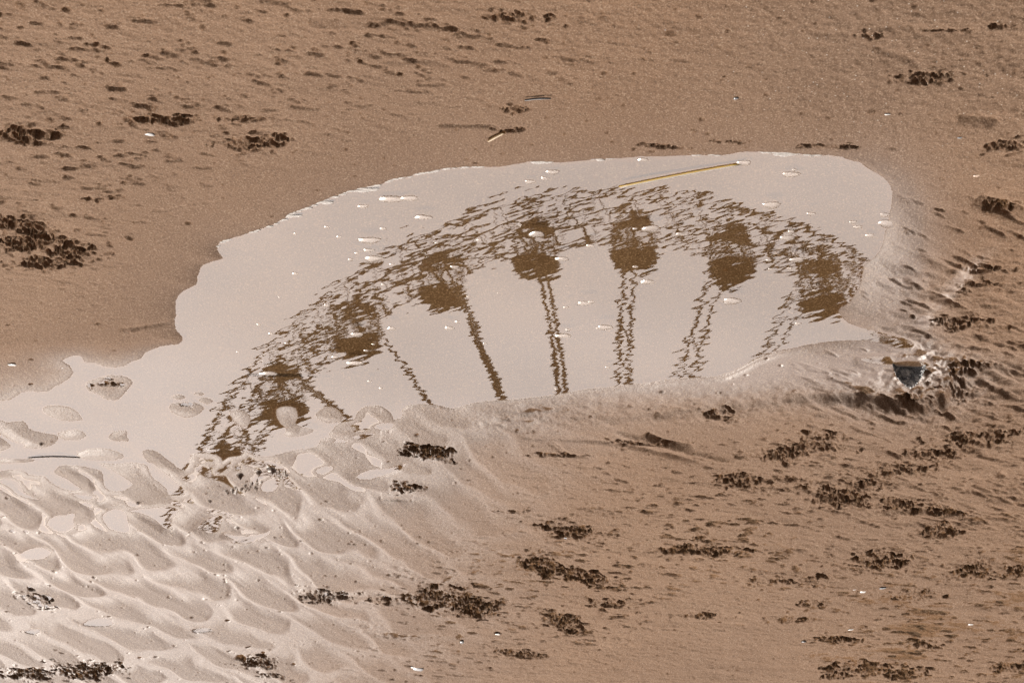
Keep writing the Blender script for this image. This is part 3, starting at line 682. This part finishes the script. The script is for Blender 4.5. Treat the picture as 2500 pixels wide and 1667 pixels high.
SX, SY = G(2220, 889); sh.location = (SX, SY, 0); sh.rotation_euler = (rad(-62), 0, rad(-8))
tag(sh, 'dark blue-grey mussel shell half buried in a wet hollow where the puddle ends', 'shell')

# ---------------------------------------------------------------- yellow straw in the water
yel = mat('yellow_straw', (.88, .66, .07), .4, noise=((.80, .56, .05), 30)); whi = mat('straw_sunlit_edge', (.78, .76, .70), .4, noise=((.66, .64, .58), 40))  # second material paints the straw's sunlit far edge white
for mm, cc in ((yel, (.95, .74, .10)), (whi, (.85, .82, .75))):
    nt_ = mm.node_tree; bb = nt_.nodes['Principled BSDF']; bb.inputs['Subsurface Weight'].default_value = .0
    t_ = nt_.nodes.new('ShaderNodeBsdfTranslucent'); t_.inputs['Color'].default_value = (*cc, 1); x_ = nt_.nodes.new('ShaderNodeMixShader'); x_.inputs[0].default_value = .62
    o_ = nt_.nodes['Material Output']; nt_.links.new(bb.outputs[0], x_.inputs[1]); nt_.links.new(t_.outputs[0], x_.inputs[2]); nt_.links.new(x_.outputs[0], o_.inputs[0])
def rod(name, p, q, r, m_, zc, label, cat, bend=0, lit_edge=None, flat=1.0):
    a = Vector((*G(*p), zc)); b = Vector((*G(*q), zc)); L = (b-a).length; n = 14
    u = (b-a).normalized(); w_ = Vector((-u.y, u.x, 0)); vv = []; ff = []
    S_ = 14
    for i in range(S_+1):
        t = i/S_; c = a+(b-a)*t+w_*bend*math.sin(math.pi*t); rr = r*(1-.25*abs(2*t-1)**3)
        for k in range(n):
            an = 2*math.pi*k/n; vv.append(c+w_*rr*math.cos(an)+Vector((0, 0, flat*rr*math.sin(an))))
    for i in range(S_):
        for k in range(n): ff.append((i*n+k, (i+1)*n+k, (i+1)*n+(k+1) % n, i*n+(k+1) % n))
    ff.append(tuple(range(n))); ff.append(tuple(S_*n+k for k in range(n-1, -1, -1)))
    o = link(name, vv, ff, m_); 
    if lit_edge:
        o.data.materials.append(lit_edge)
        for p_ in o.data.polygons:
            if sum(math.cos(2*math.pi*(q_ % n)/n) for q_ in p_.vertices)/len(p_.vertices) < .05: p_.material_index = 1
    tag(o, label, cat); return o
rod('straw', fD(1424,429), fD(1702,376), .0062, yel, .0009, 'long yellow straw with its sunlit edge painted white, floating in the puddle near its upper shore', 'straw', .003, whi, .16)
tan = mat('dry_reed', (.55, .40, .20), .6, noise=((.42, .28, .13), 60))
rod('reed_stem', fD(1122,304), fD(1158,284), .0030, tan, zat(*fD(1140,294))+.004, 'short pale reed stem lying on the sand above the puddle', 'reed', .001)
gry = mat('grey_feather', (.38, .42, .45), .6, noise=((.12, .13, .14), 80))
rod('thin_strip', fD(1205,206), fD(1265,202), .0018, gry, zat(*fD(1235,204))+.003, 'thin blue-grey twig lying on the sand at the top centre', 'twig', .004)
drk = mat('dark_strip', (.15, .085, .04), .7, noise=((.09, .05, .025), 60))
rod('thin_strip', fL(195,762), fL(560,760), .0022, drk, -.0005, 'flat dark brown strip lying in the shallow water at the left edge', 'twig', .01)  # thin dark brown strip laid along the shallows

# ---------------------------------------------------------------- flakes, pebbles
flk = mat('white_shell_flake', (.78, .76, .72), .35, noise=((.62, .60, .56), 120)); blk = mat('black_pebble', (.03, .032, .036), .3, noise=((.08, .085, .09), 90))
def chip(name, u, v, w, h, m_, label, cat, hz=.35, seed=0, group=None, rise=.0):
    r = random.Random(seed+int(u)); x, y = G(u, v); aw_, ah = px2m(u, v, w/2, h/2); ah = max(ah*.8, .002); n = 12; vv = []; ff = []
    prof = [(.72, 0), (1, .35), (.93, .7), (.6, .95), (.15, 1.02)]
    ang = [1+.18*r.uniform(-1, 1) for _ in range(n)]
    hh = aw_*hz
    for pr, pz in prof:
        for k in range(n):
            a = 2*math.pi*k/n; vv.append((aw_*pr*ang[k]*math.cos(a), ah*pr*ang[k]*math.sin(a), hh*pz*(1+.12*math.cos(a+1))))
    for i in range(len(prof)-1):
        for k in range(n): ff.append((i*n+k, i*n+(k+1) % n, (i+1)*n+(k+1) % n, (i+1)*n+k))
    ff.append(tuple(range(n-1, -1, -1))); ff.append(tuple((len(prof)-1)*n+k for k in range(n)))
    o = link(name, vv, ff, m_); o.location = (x, y, zat(u, v)-.001+rise); o.rotation_euler = (r.uniform(-.15, .15), r.uniform(-.15, .15), 0)
    tag(o, label, cat, group); return o
g_ = 'shell fragments on the lower right sand'
chip('shell_fragment', 2087, 1437, 10, 6, flk, 'white shell fragment, left one of the three white bits in a row at lower right', 'shell fragment', .3, 1, g_)
chip('shell_fragment', 2107, 1442, 17, 6, flk, 'white shell fragment, middle and widest of the three bits in a row at lower right', 'shell fragment', .3, 2, g_)
chip('shell_fragment', 2155, 1433, 16, 6, gry, 'greyish white shell fragment, right one of the three bits in a row at lower right', 'shell fragment', .3, 3, g_)
chip('shell_fragment', 2077, 1535, 14, 7, flk, 'cream shell fragment alone on smooth sand near the lower right groove', 'shell fragment', .3, 4, g_)
chip('shell_fragment', 2370, 1524, 16, 6, flk, 'pale shell fragment close to the lower right corner', 'shell fragment', .3, 5, g_)
chip('pebble', 1962, 1563, 13, 9, blk, 'small black pebble at the lower right beside broken sand crumbs', 'pebble', .5, 6)
chip('pebble', 1128, 1565, 11, 9, blk, 'small round black pebble on smooth sand at the bottom centre', 'pebble', .6, 7)
chip('shell_fragment', 1020, 1628, 28, 8, blk, 'dark blue shell piece lying flat near the bottom edge left of centre', 'shell fragment', .2, 8)
chip('shell_fragment', 1008, 1625, 10, 5, flk, 'tiny white chip touching the dark shell piece near the bottom edge', 'shell fragment', .3, 9)
chip('shell_fragment', 30, 887, 22, 11, flk, 'bright white shell fragment on the sand at the far left beside the lagoon', 'shell fragment', .35, 10)
chip('shell_fragment', 153, 898, 7, 4, flk, 'tiny white chip on the smooth sand spit at the left', 'shell fragment', .35, 11)
chip('pebble', 1797, 216, 13, 8, blk, 'small dark pebble on the sand above the right half of the puddle', 'pebble', .5, 12)
chip('pebble', 2343, 314, 12, 7, gry, 'small blue-grey pebble on the sand at the upper right', 'pebble', .5, 13)
chip('shell_fragment', 1624, 52, 6, 6, gry, 'tiny pale blue chip on the grainy sand at the top', 'shell fragment', .5, 14)
chip('shell_fragment', 2166, 258, 16, 7, flk, 'cream shell fragment in the coarse gritty strip at the upper right', 'shell fragment', .4, 15)
chip('shell_fragment', 2384, 407, 20, 8, mat('peach_shell', (.62, .42, .28), .4, noise=((.5, .33, .2), 90)), 'peach coloured shell fragment right of the puddle end', 'shell fragment', .3, 16)
chip('shell_fragment', 1382, 1312, 14, 6, gry, 'pale grey shell fragment between two trodden patches at lower centre', 'shell fragment', .3, 17)
chip('pebble', 365, 308, 28, 8, mat('slate_pebble', (.10, .09, .085), .5, noise=((.16, .14, .13), 60)), 'flat slate grey pebble below the trodden patch at upper left', 'pebble', .2, 18)
chip('shell_fragment', 1215, 1545, 12, 6, flk, 'off-white shell fragment on the smooth sand at the bottom centre', 'shell fragment', .3, 19)

# ---------------------------------------------------------------- bubbles on the water
bm_ = bpy.data.materials.new('bubble_film'); bm_.use_nodes = True; n = bm_.node_tree; N = n.nodes; Lk = n.links; N.clear()
gl = nd('BsdfGlossy', Roughness=.18, Color=(.95, .92, .88, 1)); tr = N.new('ShaderNodeBsdfTransparent'); tr.inputs['Color'].default_value = (.95, .93, .90, 1)
tl = nd('BsdfTranslucent', Color=(.9, .86, .82, 1))
m1 = N.new('ShaderNodeMixShader'); Lk.new(tr.outputs[0], m1.inputs[1]); Lk.new(tl.outputs[0], m1.inputs[2]); m1.inputs[0].default_value = .26
m2 = N.new('ShaderNodeMixShader'); m2.inputs[0].default_value = .15; Lk.new(m1.outputs[0], m2.inputs[1]); Lk.new(gl.outputs[0], m2.inputs[2])
ou = N.new('ShaderNodeOutputMaterial'); Lk.new(m2.outputs[0], ou.inputs[0])
foamm = mat('foam', (.34, .30, .265), .6, noise=((.27, .235, .20), 150), bump=(300, .001))
def bubble(u, v, w, h, label, group='air bubbles floating on the puddle', k=0, name='bubble', mt=None):
    r = random.Random(int(u*7+v)); x, y = G(u, v); a, b_ = px2m(u, v, w/2, h/2); b_ = min(b_, a*1.35); n_ = 20; vv = []; ff = []
    dz = min(a*.15, .004)
    sh_ = [1+.10*math.sin(2*t_*2*math.pi/n_+r.random()*6)*r.random()+(.10*math.sin(3*t_*2*math.pi/n_+k) if k else 0) for t_ in range(n_)]
    prof = [(1.06, -.0006/dz), (1.03, .10), (.96, .30), (.8, .60), (.55, .85), (.28, .97), (.04, 1.0)]
    for pr, pz in prof:
        for q_ in range(n_):
            t_ = 2*math.pi*q_/n_; vv.append((a*pr*sh_[q_]*math.cos(t_), b_*pr*sh_[q_]*math.sin(t_), dz*pz))
    for i in range(len(prof)-1):
        for q_ in range(n_): ff.append((i*n_+q_, i*n_+(q_+1) % n_, (i+1)*n_+(q_+1) % n_, (i+1)*n_+q_))
    ff.append(tuple((len(prof)-1)*n_+q_ for q_ in range(n_)))
    o = link(name, vv, ff, mt or bm_); o.location = (x, y, .0002); tag(o, label, 'bubble', group); return o
BIG = [(955,486,60,15,'long bubble, left half of the merged pair near the upper left shore'),(1000,484,44,12,'smaller bubble, right half of the merged pair near the upper left shore'),(887,504,26,9,'oval bubble just left of the merged pair of bubbles'),
 (902,587,52,15,'bright oval bubble left of the rim reflection'),(913,632,46,15,'bubble at the outer edge of the rim reflection on its left side'),(900,611,28,7,'small bubble between the two bright ones left of the rim reflection'),
 (1034,530,44,9,'faint ring shaped bubble above the left side of the rim reflection'),(1311,572,38,16,'large round bubble inside the third gondola reflection from the left'),(1590,559,42,17,'round bubble beside the central gondola reflection'),
 (1884,501,42,16,'lumpy bubble on plain water right of the straw'),(1932,426,42,13,'white bubble on plain water near the upper right shore'),(1787,735,44,16,'bubble with a dark rim between two spoke reflections at the right'),
 (1581,688,34,10,'bubble just below the central gondola reflection'),(1372,632,32,9,'bubble at the lower right of the gondola left of centre'),(868,886,42,10,'crescent shaped bubble on bright water below the second gondola reflection'),
 (872,817,30,12,'bubble on the dark tub of the second gondola reflection'),(1110,652,22,10,'small bubble on the glass of the left gondola reflection'),(1477,799,36,11,'bubble left of the central spoke reflection'),
 (1427,740,34,9,'oval bubble between the two middle spoke reflections'),(1375,819,40,8,'flat bubble touching the thin middle spoke reflection'),(1946,634,34,12,'bubble inside the right bend of the rim reflection'),
 (1923,581,36,13,'pale bubble in the rim reflection at upper right'),(2168,546,48,22,'large domed bubble half out on the right shore'),(2160,525,24,15,'foamy bubble above the large one on the right shore'),
 (1096,801,24,8,'small bubble right of the second gondola reflection'),(955,802,22,8,'small bubble beside the spoke near the second gondola'),(2124,575,22,9,'ring bubble near the right shore'),(1817,398,36,13,'foam bubble at the upper end of the yellow straw'),(1350,420,32,10,'bubble near the upper shore left of the straw'),(1294,444,26,9,'bubble right above the arch of the rim reflection'),(1330,436,20,8,'small bubble between two others near the upper shore'),(1570,390,26,7,'bubble at the upper shore above the straw'),(655,911,44,9,'pale grey bubble on the lowest large gondola reflection'),
 (2095,554,22,7,'small oval bubble left of the large domed one'),(2083,542,20,6,'tiny oval bubble above its twin near the right shore'),(1980,522,22,7,'small bubble on open water above the right rim reflection'),(1440,600,20,7,'small bubble between the two middle gondola reflections'),(1660,572,22,9,'bubble on the inner edge of the rim right of centre'),(720,668,16,5,'small lone bubble on calm water at the left')]
for k, (u, v, w, h, lb) in enumerate(BIG): bubble(u, v, w, h, lb, k=k)
P0 = toW(main)
def inwater(u, v):
    x, y = G(u, v); return float(sd[int(np.searchsorted(gx, x)), int(np.searchsorted(gy, y))]) < -.015
rb = random.Random(3); cnt = 0
while cnt < 46:
    u, v = rb.uniform(560, 2140), rb.uniform(390, 950)
    if inwater(u, v):
        w = rb.uniform(6, 17); rr2 = math.hypot(u-1475, v-1578)
        where = ('outside the reflected wheel rim, right half of the puddle' if u > 1475 else 'outside the reflected wheel rim, left half of the puddle') if rr2 > 1150 else ('among the broken reflection of the wheel rim' if rr2 > 1000 else ('between the reflected spokes, right half' if u > 1475 else 'between the reflected spokes, left half'))
        bubble(u, v, w, w*.4, 'tiny air bubble '+where, 'tiny bubbles on the puddle', name='bubble'); cnt += 1
# froth along the upper shore: nobody could count it
fv = []; ff = []
sh_pts = [p for p in toW([p for p in main])]
rf = random.Random(9)
def froth(u0, v0, s):
    x, y = G(u0, v0); k = len(fv); n_ = 8
    for pr, pz in ((1, -.3), (.95, .4), (.6, .85), (.1, 1)):
        for q_ in range(n_):
            t_ = 2*math.pi*q_/n_; fv.append((x+s*2.1*pr*math.cos(t_), y+s*1.5*pr*math.sin(t_), max(-.001, s*.18*pz)))
    for i in range(3):
        for q_ in range(n_): ff.append((k+i*n_+q_, k+i*n_+(q_+1) % n_, k+(i+1)*n_+(q_+1) % n_, k+(i+1)*n_+q_))
    ff.append(tuple(k+3*n_+q_ for q_ in range(n_)))
# marks along the contour z=0 measured on the height field
def shore_v(u, va, vb):
    lo, hi = va, vb
    for _ in range(18):
        mid = (lo+hi)/2; x, y = G(u, mid)
        s_ = float(Z[int(np.searchsorted(gx, x)), int(np.searchsorted(gy, y))])
        if s_ > 0: lo = mid
        else: hi = mid
    return (lo+hi)/2
for (ua, ub, dn_) in [(690,1010,1.0),(600,690,.5),(1010,1180,.5),(530,560,.6),(1860,2010,.9),(1400,1500,.2),(1640,1760,.35)]:
    u = ua
    while u < ub:
        ve = shore_v(u, 330, 700)
        if rf.random() < dn_*.6: froth(u, ve+rf.uniform(0, 2.5), rf.uniform(.0012, .0042))
        u += rf.uniform(1.5, 5)
for u, v in [fD(830,437), fD(850,433), fD(745,463), fD(667,494), fD(1240,371), fD(1800,354)]:
    for k in range(14): froth(u+rf.gauss(0, 9), v+rf.gauss(0, 1.2)+2, rf.uniform(.002, .0045))
o = link('shore_foam', fv, ff, foamm); tag(o, 'thin line of white froth along the upper shore of the puddle', 'foam', kind='stuff')
